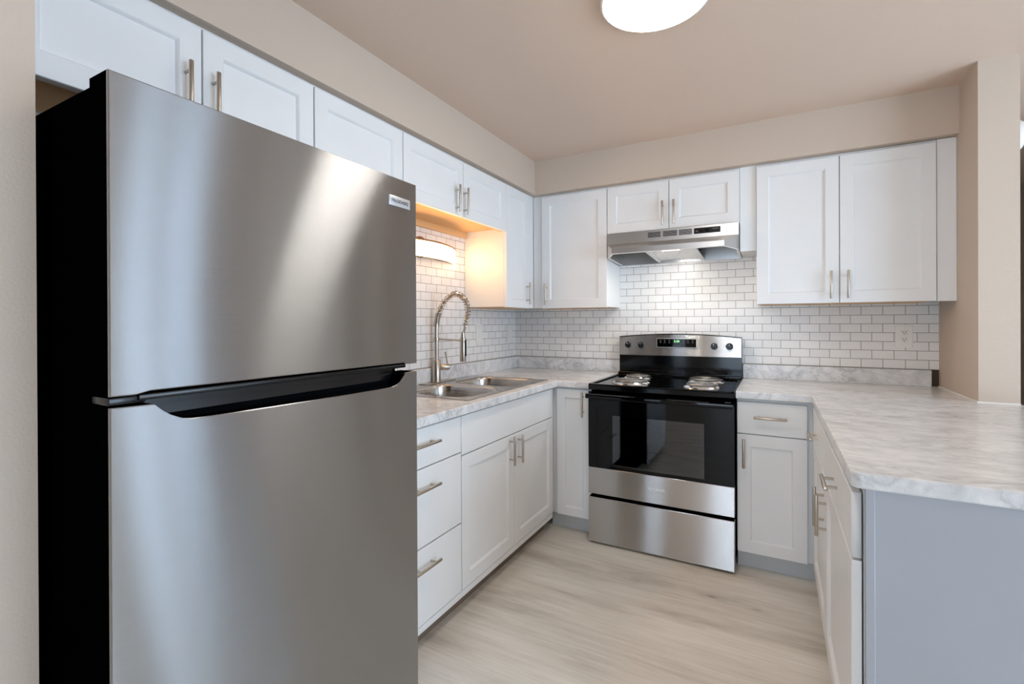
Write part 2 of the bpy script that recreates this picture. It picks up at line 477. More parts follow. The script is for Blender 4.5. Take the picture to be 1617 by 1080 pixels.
# above the hood
t = thing('wall_cabinet', (1.228, -0.14, ZM), 'short white double-door wall cabinet right above the range hood', 'cabinet', GW)
carcass(t, (0.841, YU, ZM-0.006), (1.616, -0.007, ZS-0.001))
door(t, 'S', YU, 0.8420, 1.2255, ZM, ZD, 1.193, 1.927); door(t, 'S', YU, 1.2285, 1.6135, ZM, ZD, 1.259, 1.927)
# right of the hood, with filler strips
t = thing('wall_cabinet', (2.09, -0.14, ZU), 'tall white double-door wall cabinet right of the range hood, above the wall outlet', 'cabinet', GW)
carcass(t, (1.700, YU, ZU+0.004), (2.480, -0.007, ZS-0.001)); underside(t, 1.72, YU+0.02, 2.46, -0.02, ZU+0.004)
door(t, 'S', YU, 1.7015, 2.0860, ZU, ZD, 2.049, 1.455); door(t, 'S', YU, 2.0890, 2.4775, ZU, ZD, 2.123, 1.455)
MB().box((1.6175, YU-0.002, 1.665), (1.6995, -0.007, ZS-0.001)).build('filler_strip', M['cabinet'], t)
MB().box((2.4805, YU-0.012, ZU), (XW-0.001, YU+0.03, ZS-0.004)).build('filler_strip', M['cabinet'], t)

# ------------------------------------------------------------------ base cabinets
GB = 'white base cabinets'
XB, YB = 0.591, -0.610
def toe(parent, a, b, mat=None): MB().box(a, b).build('toe_kick', mat or M['toe'], parent)
t = thing('drawer_cabinet', (0.3, -1.87, 0), 'white base cabinet with three drawers beside the refrigerator', 'cabinet', GB)
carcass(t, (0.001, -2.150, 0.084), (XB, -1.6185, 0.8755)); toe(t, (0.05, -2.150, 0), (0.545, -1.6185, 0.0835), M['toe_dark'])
MB().box((XB, -2.148, 0.084), (XB+0.017, -1.6185, 0.1125), 0.002, 1).build('bottom_rail', M['cabinet'], t)
for z0, z1, hz in ((0.7125, 0.8650, 0.805), (0.4105, 0.7085, 0.637), (0.1160, 0.4065, 0.339)):
    door(t, 'E', XB, -2.148, -1.6200, z0, z1, -1.872, hz, False, False, 'drawer')
t = thing('sink_cabinet', (0.3, -1.137, 0), 'white double-door base cabinet with a plain false front under the sink', 'cabinet', GB)
m = MB()   # open-topped so that the sink bowls hang inside
m.box((0.001, -1.6175, 0.084), (0.02, -0.6555, 0.875)).box((0.02, -1.6175, 0.084), (XB, -1.600, 0.8755)).box((0.02, -0.673, 0.084), (XB, -0.6555, 0.8755))
m.box((0.02, -1.600, 0.084), (XB, -0.673, 0.118)).box((XB-0.02, -1.600, 0.118), (XB, -0.673, 0.14)).box((XB-0.02, -1.60, 0.67), (XB, -0.673, 0.715)).box((XB-0.02, -1.60, 0.855), (XB, -0.673, 0.8755)).box((XB-0.02, -1.165, 0.14), (XB, -1.125, 0.67))
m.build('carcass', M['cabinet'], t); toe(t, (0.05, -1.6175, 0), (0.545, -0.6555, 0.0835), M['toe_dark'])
MB().box((XB, -1.6180, 0.084), (XB+0.017, -0.6570, 0.1125), 0.002, 1).build('bottom_rail', M['cabinet'], t)
front('E', XB, -1.6160, -0.6570, 0.6955, 0.8650, False).build('false_front', M['cabinet'], t)
door(t, 'E', XB, -1.6160, -1.1460, 0.1160, 0.6910, -1.196, 0.618); door(t, 'E', XB, -1.1430, -0.6570, 0.1160, 0.6910, -1.108, 0.610)
t = thing('base_cabinet', (0.6, -0.3, 0), 'narrow white single-door base cabinet in the corner left of the range', 'cabinet', GB)
carcass(t, (0.001, -0.6545, 0.100), (0.590, -0.001, 0.8755)); carcass(t, (0.5905, YB, 0.100), (0.8445, -0.001, 0.8755), name='face_frame'); toe(t, (0.5655, -0.565, 0), (0.8445, -0.05, 0.0995))
door(t, 'S', YB, 0.6240, 0.8435, 0.1020, 0.8650, 0.797, 0.779, stile=0.05)
t = thing('base_cabinet', (1.79, -0.3, 0), 'white base cabinet with one drawer over one door right of the range', 'cabinet', GB)
carcass(t, (1.6185, YB, 0.100), (1.966, -0.001, 0.8755)); toe(t, (1.6185, -0.56, 0), (1.985, -0.05, 0.0995))
door(t, 'S', YB, 1.6200, 1.9260, 0.7000, 0.8600, 1.769, 0.787, False, False, 'drawer')
door(t, 'S', YB, 1.6200, 1.9260, 0.1000, 0.6960, 1.6510, 0.603)
# peninsula
XP = 1.967
def pen(y0, y1, lab, hd, hdoor):
    t = thing('base_cabinet', (2.25, (y0+y1)/2, 0), lab, 'cabinet', GB)
    carcass(t, (XP+0.004, y0, 0.100), (XW, y1, 0.8755)); toe(t, (XP+0.055, y0, 0), (XW, y1, 0.0995))
    door(t, 'W', XP, y0+0.0015, y1-0.0015, 0.7040, 0.8600, hd, 0.778, False, False, 'drawer')
    door(t, 'W', XP, y0+0.0015, y1-0.0015, 0.1000, 0.6990, hdoor, 0.575)
    return t
pen(-1.2480, -0.655, 'white peninsula base cabinet with drawer and door, the one nearer the range', -0.93, -1.205)
p2 = pen(-1.9260, -1.2485, 'white peninsula base cabinet at the near end, with the wide end panel', -1.585, -1.300)
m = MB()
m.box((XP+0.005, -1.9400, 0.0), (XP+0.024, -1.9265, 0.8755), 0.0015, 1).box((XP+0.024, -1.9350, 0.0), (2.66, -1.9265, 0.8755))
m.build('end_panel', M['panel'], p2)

# ------------------------------------------------------------------ countertops
def slab(xc, yc, keep, fronts, z0=0.876, z1=TOP):
    """cells of a grid kept as one slab; fronts = test(edge mid, direction) for the edges that are rounded"""
    b = MB(); bm = b.bm; V = {}
    def vert(i, j):
        if (i, j) not in V: V[i, j] = bm.verts.new((xc[i], yc[j], z1))
        return V[i, j]
    fs = []
    for i in range(len(xc)-1):
        for j in range(len(yc)-1):
            if keep((xc[i]+xc[i+1])/2, (yc[j]+yc[j+1])/2):
                fs.append(bm.faces.new([vert(i, j), vert(i+1, j), vert(i+1, j+1), vert(i, j+1)]))
    r = bmesh.ops.extrude_face_region(bm, geom=fs)
    for v in [g for g in r['geom'] if isinstance(g, bmesh.types.BMVert)]: v.co.z = z0
    bm.edges.ensure_lookup_table()
    es = []
    for e in bm.edges:
        mid = (e.verts[0].co+e.verts[1].co)/2
        horiz = abs(e.verts[0].co.z-e.verts[1].co.z) < 1e-5
        if horiz and len(e.link_faces) == 2 and abs(e.link_faces[0].normal.dot(e.link_faces[1].normal)) < 0.5 and fronts(mid): es.append(e)
    bmesh.ops.recalc_face_normals(bm, faces=bm.faces)
    return b, es
yb = -0.654
xb = 0.640
def fr(m): return (abs(m.x-xb) < 1e-4 and m.y < yb+1e-4) or (abs(m.y-yb) < 1e-4 and m.x > xb-1e-4)
b, es = slab([0.0005, 0.075, 0.563, xb, 0.8455], [-2.160, -1.505, -0.675, yb, -0.0005],
             lambda x, y: not (0.075 < x < 0.563 and -1.505 < y < -0.675) and (x < xb or y > yb), fr)
bmesh.ops.bevel(b.bm, geom=es, offset=0.005, segments=3, affect='EDGES', profile=0.5)
ct = b.build('countertop', M['marble'])
tag(ct, 'marble-look laminate countertop around the sink, running into the corner left of the range', 'countertop')
MB().box((0.0065, -2.16, TOP), (0.026, -0.0065, 1.001), 0.002).build('upstand', M['marble'], ct)
MB().box((0.0265, -0.026, TOP), (0.8455, -0.0065, 1.001), 0.002).build('upstand', M['marble'], ct)
XE, YE = 1.943, -1.951
def fr2(m): return (abs(m.x-XE) < 1e-4 and m.y < yb+1e-4) or (abs(m.y-yb) < 1e-4 and m.x < XE+1e-4) or abs(m.y-YE) < 1e-4
b, es = slab([1.6165, XE, XW-0.0005, 2.6835, 2.90], [YE, yb, -0.5629, -0.0005],
             lambda x, y: (x > XE or y > yb) and not (XW-0.0005 < x < 2.6835 and y > -0.5629) and not (x > 2.6835 and y > -0.5629), fr2)
ce = [e for e in b.bm.edges if all(abs(v.co.x-XE) < 1e-4 and abs(v.co.y-YE) < 1e-4 for v in e.verts)]
bmesh.ops.bevel(b.bm, geom=ce, offset=0.022, segments=6, affect='EDGES', profile=0.5)
es = [e for e in b.bm.edges if len(e.link_faces) == 2 and abs(e.verts[0].co.z-e.verts[1].co.z) < 1e-5 and abs(e.calc_face_angle(0)) > 1.2
      and (fr2((e.verts[0].co+e.verts[1].co)/2) or all(v.co.x < XE+0.03 and v.co.y < YE+0.03 for v in e.verts))]
bmesh.ops.bevel(b.bm, geom=es, offset=0.006, segments=3, affect='EDGES', profile=0.5)
cr = b.build('countertop', M['marble'])
tag(cr, 'marble-look laminate countertop of the peninsula with a rounded front corner, right of the range', 'countertop')
MB().box((1.6165, -0.026, TOP), (2.519, -0.0065, 1.001), 0.002).build('upstand', M['marble'], cr)
m = MB()
m.box((XW-0.005, -0.5624, TOP), (XW-0.0002, -0.0065, TOP+0.006)).box((XW-0.005, -0.567, TOP), (2.683, -0.5626, TOP+0.005))
m.build('caulk_bead', M['caulk'], cr)

# ------------------------------------------------------------------ refrigerator
t = thing('refrigerator', (0.40, -2.557, 0), 'stainless steel top-freezer refrigerator with black sides', 'refrigerator')
Y0, Y1, XF, XD = -2.9370, -2.1775, 0.840, 0.770
m = MB(); m.box((0.06, Y0+0.008, 0.02), (0.762, Y1-0.008, 1.6755), 0.003, 2)
m.build('cabinet_body', M['black_side'], t)
MB().box((0.10, Y0+0.03, 0.0), (0.74, Y1-0.03, 0.0195)).build('base_grille', M['black_side'], t)
def fdoor(name, outline):
    m = MB()
    def ring(inset, x):
        c = Vector((sum(p[0] for p in outline)/len(outline), sum(p[1] for p in outline)/len(outline)))
        return [(x, p[0]+math.copysign(min(inset, abs(p[0]-c.x)), c.x-p[0]), p[1]+math.copysign(inset, c.y-p[1])) for p in outline]
    m.mi = 1
    m.loops([ring(0.004, XD), ring(0.0, XD+0.004), ring(0, XF-0.006)], True, False)
    m.mi = 0
    m.loops([ring(0, XF-0.006), ring(0.0, XF-0.0012), ring(0.0018, XF)], False, True)
    return m.build(name, [M['steel_dark'], M['black_side']], t)
fz = fdoor('freezer_door', [(Y0, 1.1465), (-2.902, 1.1455), (-2.880, 1.1500), (-2.235, 1.1495), (-2.215, 1.1440), (Y1, 1.1440), (Y1, 1.680), (Y0, 1.680)])
scoop = [(Y1, 1.1200), (-2.228, 1.1190), (-2.238, 1.1090), (-2.252, 1.0960), (-2.268, 1.0880), (-2.290, 1.0845), (-2.34, 1.0840), (-2.46, 1.0845), (-2.62, 1.0865), (-2.775, 1.0890),
         (-2.812, 1.0905), (-2.832, 1.0960), (-2.850, 1.1050), (-2.863, 1.1150), (-2.874, 1.1260), (Y0, 1.1280)]
fd = fdoor('fridge_door', scoop + [(Y0, 0.055), (Y1, 0.055)])
# handle pocket: black trough behind the scoop, and the trim under the freezer door
m = MB(); prof = [(0.834, 1.0830), (0.825, 1.0850), (0.805, 1.0900), (0.796, 1.1000), (0.793, 1.1180), (0.793, 1.1290), (0.786, 1.1290), (0.786, 1.080), (0.834, 1.079)]
m.loops([[(x, y, z) for x, z in prof] for y in (-2.872, -2.232)])
m.box((0.786, -2.876, 1.080), (0.834, -2.872, 1.125)).box((0.786, -2.232, 1.080), (0.834, -2.229, 1.118))
m.build('handle_pocket', M['black_plastic'], fd)
m = MB(); m.box((0.790, -2.895, 1.1345), (0.8365, -2.222, 1.1455), 0.003, 2)
m.build('handle_trim', M['black_plastic'], fz)
m = MB(); m.box((0.772, Y0+0.001, 1.1300), (0.832, Y0+0.055, 1.1440), 0.003, 2); m.build('hinge', M['black_plastic'], t)
m = MB(); m.box((0.8395, -2.2945, 1.598), (0.8435, -2.2090, 1.6265), 0.0012, 2)
bd = m.build('badge', M['badge'], fz)
text('badge_lettering', 'FRIGIDAIRE', 0.0138, lambda u, v, d: (0.8435+d, -2.25175+u, 1.6122+v), M['ink'], bd)

# ------------------------------------------------------------------ range
t = thing('range', (1.23, -0.35, 0), 'stainless and black electric range with coil burners', 'stove')
X0, X1, YF = 0.8475, 1.6130, -0.690
m = MB()
m.box((X0+0.003, -0.640, 0.03), (X0+0.03, -0.03, 0.880)).box((X1-0.03, -0.640, 0.03), (X1-0.003, -0.03, 0.880)).box((X0+0.03, -0.06, 0.03), (X1-0.03, -0.03, 0.88))
m.box((X0+0.03, -0.640, 0.03), (X1-0.03, -0.06, 0.32)).box((X0+0.03, -0.640, 0.80), (X1-0.03, -0.06, 0.88))
m.box((X0+0.03, -0.60, 0.0), (X1-0.03, -0.06, 0.03))
m.build('body', M['black_side'], t)
for z in (0.50, 0.62):
    m = MB()
    for k in range(13):
        x = 0.90+0.66*k/12; m.cyl((x, -0.62, z), (x, -0.10, z), 0.002, 6)
    for y in (-0.62, -0.45, -0.28, -0.10): m.cyl((0.885, y, z-0.002), (1.575, y, z-0.002), 0.003, 6)
    m.build('oven_rack', M['chrome'], t)
# cooktop: tray with a raised rim
m = MB()
m.box((X0, YF, 0.878), (X1, -0.055, 0.906), 0.004, 2)
m.box((X0, YF, 0.9055), (X0+0.018, -0.055, 0.9125), 0.003, 2).box((X1-0.018, YF, 0.9055), (X1, -0.055, 0.9125), 0.003, 2).box((X0, YF, 0.9055), (X1, YF+0.022, 0.9125), 0.003, 2)
m.build('cooktop', M['black'], t)
for bx, by, r in ((1.045, -0.500, 0.108), (1.022, -0.240, 0.086), (1.435, -0.510, 0.094), (1.425, -0.245, 0.106)):
    m = MB(); m.lathe((bx, by, 0.9062), [(0.012, 0.001), (r*0.72, 0.0015), (r*0.86, 0.010), (r*0.92, 0.0105), (r, 0.004), (r*1.01, 0.0002), (r*0.5, 0.0)], 40)
    pan = m.build('burner', M['chrome'], t)
    pts = []; turns = 4 if r < 0.1 else 5
    for k in range(turns*28+1):
        a = 2*PI*k/28; rr = 0.020+(r*0.86-0.020)*k/(turns*28)
        pts.append((bx+rr*math.cos(a), by+rr*math.sin(a), 0.9225))
    m = MB(); m.tube(pts, 0.0052, 8)
    for k in range(3):
        a = PI/2+2*PI*k/3
        m.box((bx-0.001, by-0.001, 0.911), (bx+0.001, by+0.001, 0.917)); m.tube([(bx, by, 0.9155), (bx+r*0.85*math.cos(a), by+r*0.85*math.sin(a), 0.9155)], 0.0018, 6)
    m.cyl((bx, by, 0.916), (bx, by, 0.924), 0.014, 16)
    m.build('heating_coil', M['coil'], pan)
# backguard
arc = lambda u: 1.1665 + 0.0205*(1-((u-1.2335)/0.380)**2)
n = 24; xs = [0.8535+0.760*i/n for i in range(n+1)]
m = MB()
m.prism([(0.8535, 0.9125), (1.6135, 0.9125)]+[(x, arc(x)) for x in reversed(xs)], -0.070, -0.030, lambda u, w, d: (u, d, w))
m.box((0.850, -0.100, 0.9128), (1.614, -0.068, 0.930), 0.004, 2)
bg = m.build('backguard', M['black'], t)
m = MB(); m.prism([(0.8560, 1.0420), (1.6110, 1.0440)]+[(x, arc(x)-0.006) for x in reversed([0.856+0.755*i/n for i in range(n+1)])], -0.080, -0.0705, lambda u, w, d: (u, d, w))
cp = m.build('console', M['steel'], t)
m = MB(); m.box((1.1050, -0.0835, 1.0960), (1.3560, -0.0802, 1.1570), 0.001, 1); m.build('display_bezel', M['steel_hood'], cp)
m = MB(); m.box((1.1090, -0.0860, 1.1000), (1.3520, -0.0837, 1.1530), 0.0008, 1); m.build('display', M['gloss_black'], cp)
text('clock', '2:30', 0.020, lambda u, v, d: (1.233+u, -0.0862-d, 1.1375+v), M['led'], cp)
for x in (1.131, 1.158, 1.187, 1.275, 1.303, 1.331):
    m = MB()
    m.box((x-0.006, -0.0865, 1.1275), (x+0.006, -0.0862, 1.1305)); m.box((x-0.001, -0.0865, 1.1300), (x+0.001, -0.0862, 1.1420)); m.box((x-0.006, -0.0865, 1.1415), (x+0.006, -0.0862, 1.1445))
    m.build('key_legend', M['legend'], cp)
for k in range(6):
    m = MB(); m.box((1.208+0.009*k, -0.0865, 1.1055), (1.214+0.009*k, -0.0862, 1.1100)); m.build('panel_mark', M['legend'], cp)
for x in (0.915, 1.003, 1.457, 1.545):
    m = MB(); m.lathe((x, -0.0802, 1.1105), [(0.0205, 0), (0.0205, 0.004), (0.018, 0.0065), (0.0165, 0.020), (0.0145, 0.0225), (0.0, 0.0225)], 28, 'y')
    m.box((x-0.0035, -0.108, 1.096), (x+0.0035, -0.100, 1.125), 0.001, 1)
    k = m.build('knob', M['black_plastic'], t)
    MB().box((x-0.001, -0.1086, 1.116), (x+0.001, -0.1081, 1.125)).build('pointer_line', M['silver_ink'], k)
# oven door
m = MB(); yd0, yd1 = YF, -0.645
m.mi = 0
wx0, wx1, wz0, wz1 = 0.989, 1.471, 0.455, 0.740
m.box((X0+0.001, yd0, 0.438), (wx0, yd1, 0.868)).box((wx1, yd0, 0.438), (X1-0.001, yd1, 0.868)).box((wx0, yd0, 0.438), (wx1, yd1, wz0)).box((wx0, yd0, wz1), (wx1, yd1, 0.868))
od = m.build('oven_door', M['gloss_black'], t)
MB().box((wx0+0.0005, yd0+0.001, wz0+0.0005), (wx1-0.0005, yd0+0.006, wz1-0.0005)).build('oven_window', M['oven_glass'], od)
m = MB(); m.box((X0+0.001, yd0-0.002, 0.286), (X1-0.001, yd1, 0.437), 0.002, 1); lp = m.build('lower_panel', M['steel'], od)
text('lettering', 'AMANA', 0.0215, lambda u, v, d: (1.2315+u*1.15, yd0-0.0021-d, 0.3650+v), M['silver_ink'], lp)
m = MB()
hp = [(X0+0.004+(X1-X0-0.008)*i/20, -0.738-0.006*math.sin(PI*i/20), 0.8480) for i in range(21)]
rings = []
for x, y, z in hp:
    rings.append([(x, y+dy, z+dz) for dy, dz in ((-0.010, -0.010), (-0.013, 0.0), (-0.010, 0.011), (0.0, 0.015), (0.010, 0.011), (0.012, 0.0), (0.010, -0.010), (0.0, -0.014))])
m.loops(rings)
for x in (X0+0.03, X1-0.03): m.box((x-0.016, -0.735, 0.838), (x+0.016, YF+0.001, 0.858), 0.002, 1)
m.build('door_handle', M['gloss_black'], od)
m = MB(); m.box((X0+0.001, YF-0.002, 0.012), (X1-0.001, -0.645, 0.2675), 0.003, 2); m.build('storage_drawer', M['steel'], t)

# ------------------------------------------------------------------ range hood
t = thing('range_hood', (1.233, -0.2, 1.657), 'stainless under-cabinet range hood above the range', 'range hood')
hx0, hx1 = 0.8545, 1.6135
m = MB()
band = -0.336
zt, zb, zl0, zl1, yl = 1.8245, 1.7560, 1.6830, 1.7120, -0.450
lx0, lx1, ys, zs = 0.915, 1.548, -0.333, 1.6740
V = lambda *p: m.bm.verts.new(p)
A0, A1 = V(hx0, -0.008, 1.657), V(hx1, -0.008, 1.657)
B0, B1 = V(hx0, ys, zs), V(hx1, ys, zs)
C0, C1 = V(lx0, yl, zl0), V(lx1, yl, zl0)
D0, D1 = V(lx0, yl, zl1), V(lx1, yl, zl1)
E0, E1 = V(hx0, band, zb), V(hx1, band, zb)
G0, G1 = V(hx0, band, zt), V(hx1, band, zt)
H0, H1 = V(hx0, -0.008, zt), V(hx1, -0.008, zt)
for q in ((C0, C1, D1, D0), (D0, D1, E1, E0), (E0, E1, G1, G0), (G0, G1, H1, H0), (H0, H1, A1, A0), (B0, C0, D0, E0), (C1, B1, E1, D1),
          (A0, B0, E0, G0, H0), (B1, A1, H1, G1, E1)): m.face(q)
rimw = 0.008
ins = lambda v, dx, dy: V(v.co.x+dx, v.co.y+dy, v.co.z)
outer = [A0, B0, C0, C1, B1, A1]
inner = [ins(A0, rimw, -rimw), ins(B0, rimw, 0.002), ins(C0, 0.004, rimw), ins(C1, -0.004, rimw), ins(B1, -rimw, 0.002), ins(A1, -rimw, -rimw)]
for i in range(6):
    j = (i+1) % 6; m.face((outer[i], outer[j], inner[j], inner[i]))
deep = [V(v.co.x, v.co.y*(0.86 if v.co.y < -0.1 else 1), 1.738) for v in inner]
for i in range(6):
    j = (i+1) % 6; m.face((inner[i], inner[j], deep[j], deep[i]))
m.face(deep)
m.build('hood_shell', M['steel_hood'], t, 20)
rim = MB()
ro = [(hx0, -0.008, 1.6565), (hx0, ys, zs-0.0005), (lx0, yl, zl0-0.0005), (lx1, yl, zl0-0.0005), (hx1, ys, zs-0.0005), (hx1, -0.008, 1.6565)]
ri = [tuple(v) for v in [(hx0+0.013, -0.016, 1.6565), (hx0+0.013, ys+0.003, zs-0.0005), (lx0+0.005, yl+0.016, zl0-0.0005), (lx1-0.005, yl+0.016, zl0-0.0005), (hx1-0.013, ys+0.003, zs-0.0005), (hx1-0.013, -0.016, 1.6565)]]
lo_o = [(x, y, z-0.003) for x, y, z in ro]; lo_i = [(x, y, z-0.003) for x, y, z in ri]
L4 = [[rim.bm.verts.new(p) for p in r] for r in (ro, lo_o, lo_i, ri)]
for a in range(4):
    for i in range(6):
        rim.face((L4[a][i], L4[a][(i+1) % 6], L4[(a+1) % 4][(i+1) % 6], L4[(a+1) % 4][i]))
rim.build('bottom_rim', M['plastic'], t, 20)
zf = lambda y: 1.6585 + (zl0-1.6585)*(-y/0.450) + 0.004
m = MB(); m.loops([[(x, y, zf(y)+dz) for x, y in ((1.118, -0.436), (1.378, -0.436), (1.372, -0.020), (1.112, -0.020))] for dz in (0.010, 0.022)])
m.build('grease_filter', M['filter'], t)
for xa in (1.106, 1.376):
    m = MB(); m.loops([[(xa+dx, y, zf(y)+dz) for dx, dz in ((0, 0), (0.018, 0), (0.018, 0.012), (0, 0.012))] for y in (-0.438, -0.018)])
    m.build('filter_rail', M['plastic'], t)
m = MB(); m.loops([[(x, y, zf(y)+dz) for x, y in ((1.195, -0.385), (1.295, -0.385), (1.295, -0.345), (1.195, -0.345))] for dz in (0.0085, 0.0098)]); m.build('lamp_lens', M['lamp_hood'], t)
for x0_, x1_ in ((1.109, 1.185), (1.199, 1.281), (1.291, 1.365)):
    m = MB()
    for k in range(7): m.box((x0_, band-0.0012, 1.7800+0.0048*k), (x1_, band-0.0001, 1.7832+0.0048*k))
    m.build('vent_grille', M['slot'], t)
m = MB(); m.box((1.376, band-0.003, 1.7790), (1.519, band-0.0001, 1.8120), 0.0008, 1); sw = m.build('switch_panel', M['black_plastic'], t)
m = MB(); m.box((1.478, band-0.0037, 1.7985), (1.508, band-0.003, 1.8035)); m.build('panel_mark', M['legend'], sw)
m = MB(); m.box((1.386, band-0.0037, 1.7900), (1.398, band-0.003, 1.7960)); m.build('panel_mark', M['legend'], sw)
m = MB(); m.box((1.404, band-0.007, 1.7870), (1.428, band-0.003, 1.8040), 0.001, 1).box((1.436, band-0.007, 1.7870), (1.460, band-0.003, 1.8040), 0.001, 1); m.build('rocker_switch', M['gloss_black'], sw)
hl = area('hood_lamp', (1.245, -0.36, 1.668), (1.24, -0.25, 0.0), 0.10, 0.05, HOOD_LAMP, (1.0, 0.95, 0.87))

# ------------------------------------------------------------------ sink
t = thing('double_sink', (0.305, -1.09, TOP), 'stainless double-bowl drop-in sink in the marble-look countertop', 'sink')
def rr_point(cx, cy, hx, hy, r, ang):
    """where a ray from the centre meets a rounded rectangle"""
    c, s = math.cos(ang), math.sin(ang); lo, hi = 0.0, 2.0
    for _ in range(40):
        k = (lo+hi)/2; qx, qy = abs(k*c)-hx+r, abs(k*s)-hy+r
        d = math.hypot(max(qx, 0), max(qy, 0))+min(max(qx, qy), 0)-r
        if d > 0: hi = k
        else: lo = k
    return cx+lo*c, cy+lo*s
m = MB()
sx0, sx1 = 0.030, 0.582
for (by0, by1), (ry0, ry1) in (((-1.480, -1.120), (-1.522, -1.090)), ((-1.060, -0.700), (-1.090, -0.658))):
    cx, cy, hx, hy = 0.337, (by0+by1)/2, 0.203, (by1-by0)/2
    angs = sorted(set([2*PI*k/72 for k in range(72)] + [math.atan2(y-cy, x-cx) % (2*PI) for x in (sx0, sx1) for y in (ry0, ry1)]))
    def outer_pt(a):
        c, s = math.cos(a), math.sin(a); ks = []
        if abs(c) > 1e-9: ks.append(((sx1 if c > 0 else sx0)-cx)/c)
        if abs(s) > 1e-9: ks.append(((ry1 if s > 0 else ry0)-cy)/s)
        k = min(ks); return cx+k*c, cy+k*s
    rings = [[(*outer_pt(a), TOP+0.0005) for a in angs], [(*outer_pt(a), TOP+0.0035) for a in angs]]
    for off, z in ((-0.006, 0.0045), (-0.002, 0.0042), (0.002, 0.001), (0.005, -0.010), (0.008, -0.06), (0.014, -0.135), (0.030, -0.158), (0.060, -0.168)):
        rings.append([(*rr_point(cx, cy, hx-off, hy-off, max(0.085-off*0.5, 0.02), a), TOP+z) for a in angs])
    rings.append([(*rr_point(cx, cy, 0.048, 0.048, 0.0479, a), TOP-0.172) for a in angs])
    m.loops(rings, False, True)
bmesh.ops.remove_doubles(m.bm, verts=m.bm.verts, dist=1e-5)
m.build('basin', M['steel_sink'], t, 50)
for cy in (-1.300, -0.880):
    m = MB(); m.lathe((0.337, cy, TOP-0.1718), [(0.044, 0.0), (0.044, 0.002), (0.036, 0.003), (0.028, 0.001), (0.008, 0.001), (0.006, 0.006), (0.0, 0.006)], 28); m.build('drain', M['chrome'], t)

# ------------------------------------------------------------------ faucet
fx, fy = 0.070, -1.085
fx, fy = 0.056, -1.072
t = thing('kitchen_faucet', (fx, fy, TOP+0.004), 'brushed nickel faucet with a coiled spring spout and a pull-down head', 'faucet')
Z = TOP+0.0042
m = MB(); m.box((0.033, -1.205, Z), (0.090, -0.925, Z+0.005), 0.002, 2); m.build('deck_plate', M['nickel'], t)
m = MB(); m.lathe((fx, fy, Z+0.005), [(0.027, 0), (0.027, 0.004), (0.0245, 0.006), (0.0245, 0.122), (0.021, 0.127), (0.014, 0.128)], 32); m.build('base', M['nickel'], t)
P = lambda r, z: (fx+r, fy, z)
m = MB(); m.cyl(P(0, 1.045), P(0, 1.238), 0.0125, 20); m.lathe((fx, fy, 1.158), [(0.0125, 0), (0.017, 0.002), (0.017, 0.022), (0.0125, 0.024)], 24); m.build('riser', M['nickel'], t)
ctrl = [(0, 1.180), (0, 1.240), (0.004, 1.275), (0.018, 1.322), (0.043, 1.364), (0.082, 1.405), (0.138, 1.430), (0.190, 1.406), (0.217, 1.361), (0.220, 1.312), (0.203, 1.245), (0.187, 1.190)]
def spline(pts, n):
    out = []
    for i in range(len(pts)-1):
        p0, p1, p2, p3 = [Vector(pts[max(0, min(len(pts)-1, i+k))]) for k in (-1, 0, 1, 2)]
        for j in range(n):
            u = j/n
            out.append(0.5*((2*p1)+(-p0+p2)*u+(2*p0-5*p1+4*p2-p3)*u*u+(-p0+3*p1-3*p2+p3)*u**3))
    out.append(Vector(pts[-1])); return out
path = spline(ctrl, 12)
m = MB(); m.tube([P(p.x, p.y) for p in path], 0.0065, 10); m.build('hose', M['nickel'], t)
m = MB(); m.tube([P(p.x, p.y) for p in path if 1.238 <= p.y <= 1.325 and p.x < 0.05], 0.0165, 16); m.build('spring_sleeve', M['nickel'], t)
# spring coil around the hose
seg = [p for i, p in enumerate(path) if not (p.x < 0.02 and p.y < 1.318)]
seg = [p for p in seg if not (p.x > 0.15 and p.y < 1.240)]
L = [0.0]
for a, c in zip(seg, seg[1:]): L.append(L[-1]+(c-a).length)
turns = 23; pts = []
steps = turns*10
for k in range(steps+1):
    s_ = L[-1]*k/steps; i = max(j for j in range(len(L)) if L[j] <= s_+1e-9); i = min(i, len(seg)-2)
    u = (s_-L[i])/max(1e-9, L[i+1]-L[i]); p = seg[i].lerp(seg[i+1], u); tg = (seg[i+1]-seg[i]).normalized(); nn = Vector((-tg.y, tg.x))
    a = 2*PI*k/10; pts.append((fx+p.x+nn.x*0.0150*math.cos(a), fy+0.0150*math.sin(a), p.y+nn.y*0.0150*math.cos(a)))
m = MB(); m.tube(pts, 0.0032, 6); m.build('spring', M['nickel'], t)
m = MB(); m.cyl(P(0.0, 1.170), P(0.187, 1.164), 0.0055, 12); m.cyl(P(0.187, 1.155), P(0.187, 1.178), 0.0185, 24, 0.002); m.build('support_arm', M['nickel'], t)
m = MB(); m.lathe((fx+0.187, fy, 1.046), [(0.0, 0.004), (0.014, 0.003), (0.0175, 0.0), (0.0185, 0.004), (0.0165, 0.105), (0.012, 0.150), (0.0105, 0.165)], 28); sp = m.build('spray_head', M['nickel'], t)
m = MB(); m.box((fx+0.202, fy-0.006, 1.075), (fx+0.2085, fy+0.006, 1.170), 0.002, 1); m.build('spray_button', M['black_plastic'], sp)
d = Vector((0.62, 0.78, 0)).normalized()
m = MB(); a = Vector((fx, fy, 1.006)); m.cyl(a+d*0.020, a+d*0.078, 0.0175, 24, 0.002); m.tube([a+d*0.066+Vector((0, 0, 0.014)), a+d*0.060+Vector((0, 0, 0.05)), a+d*0.052+Vector((0, 0, 0.088))], [0.004, 0.0038, 0.0042], 10); m.build('lever', M['nickel'], t)

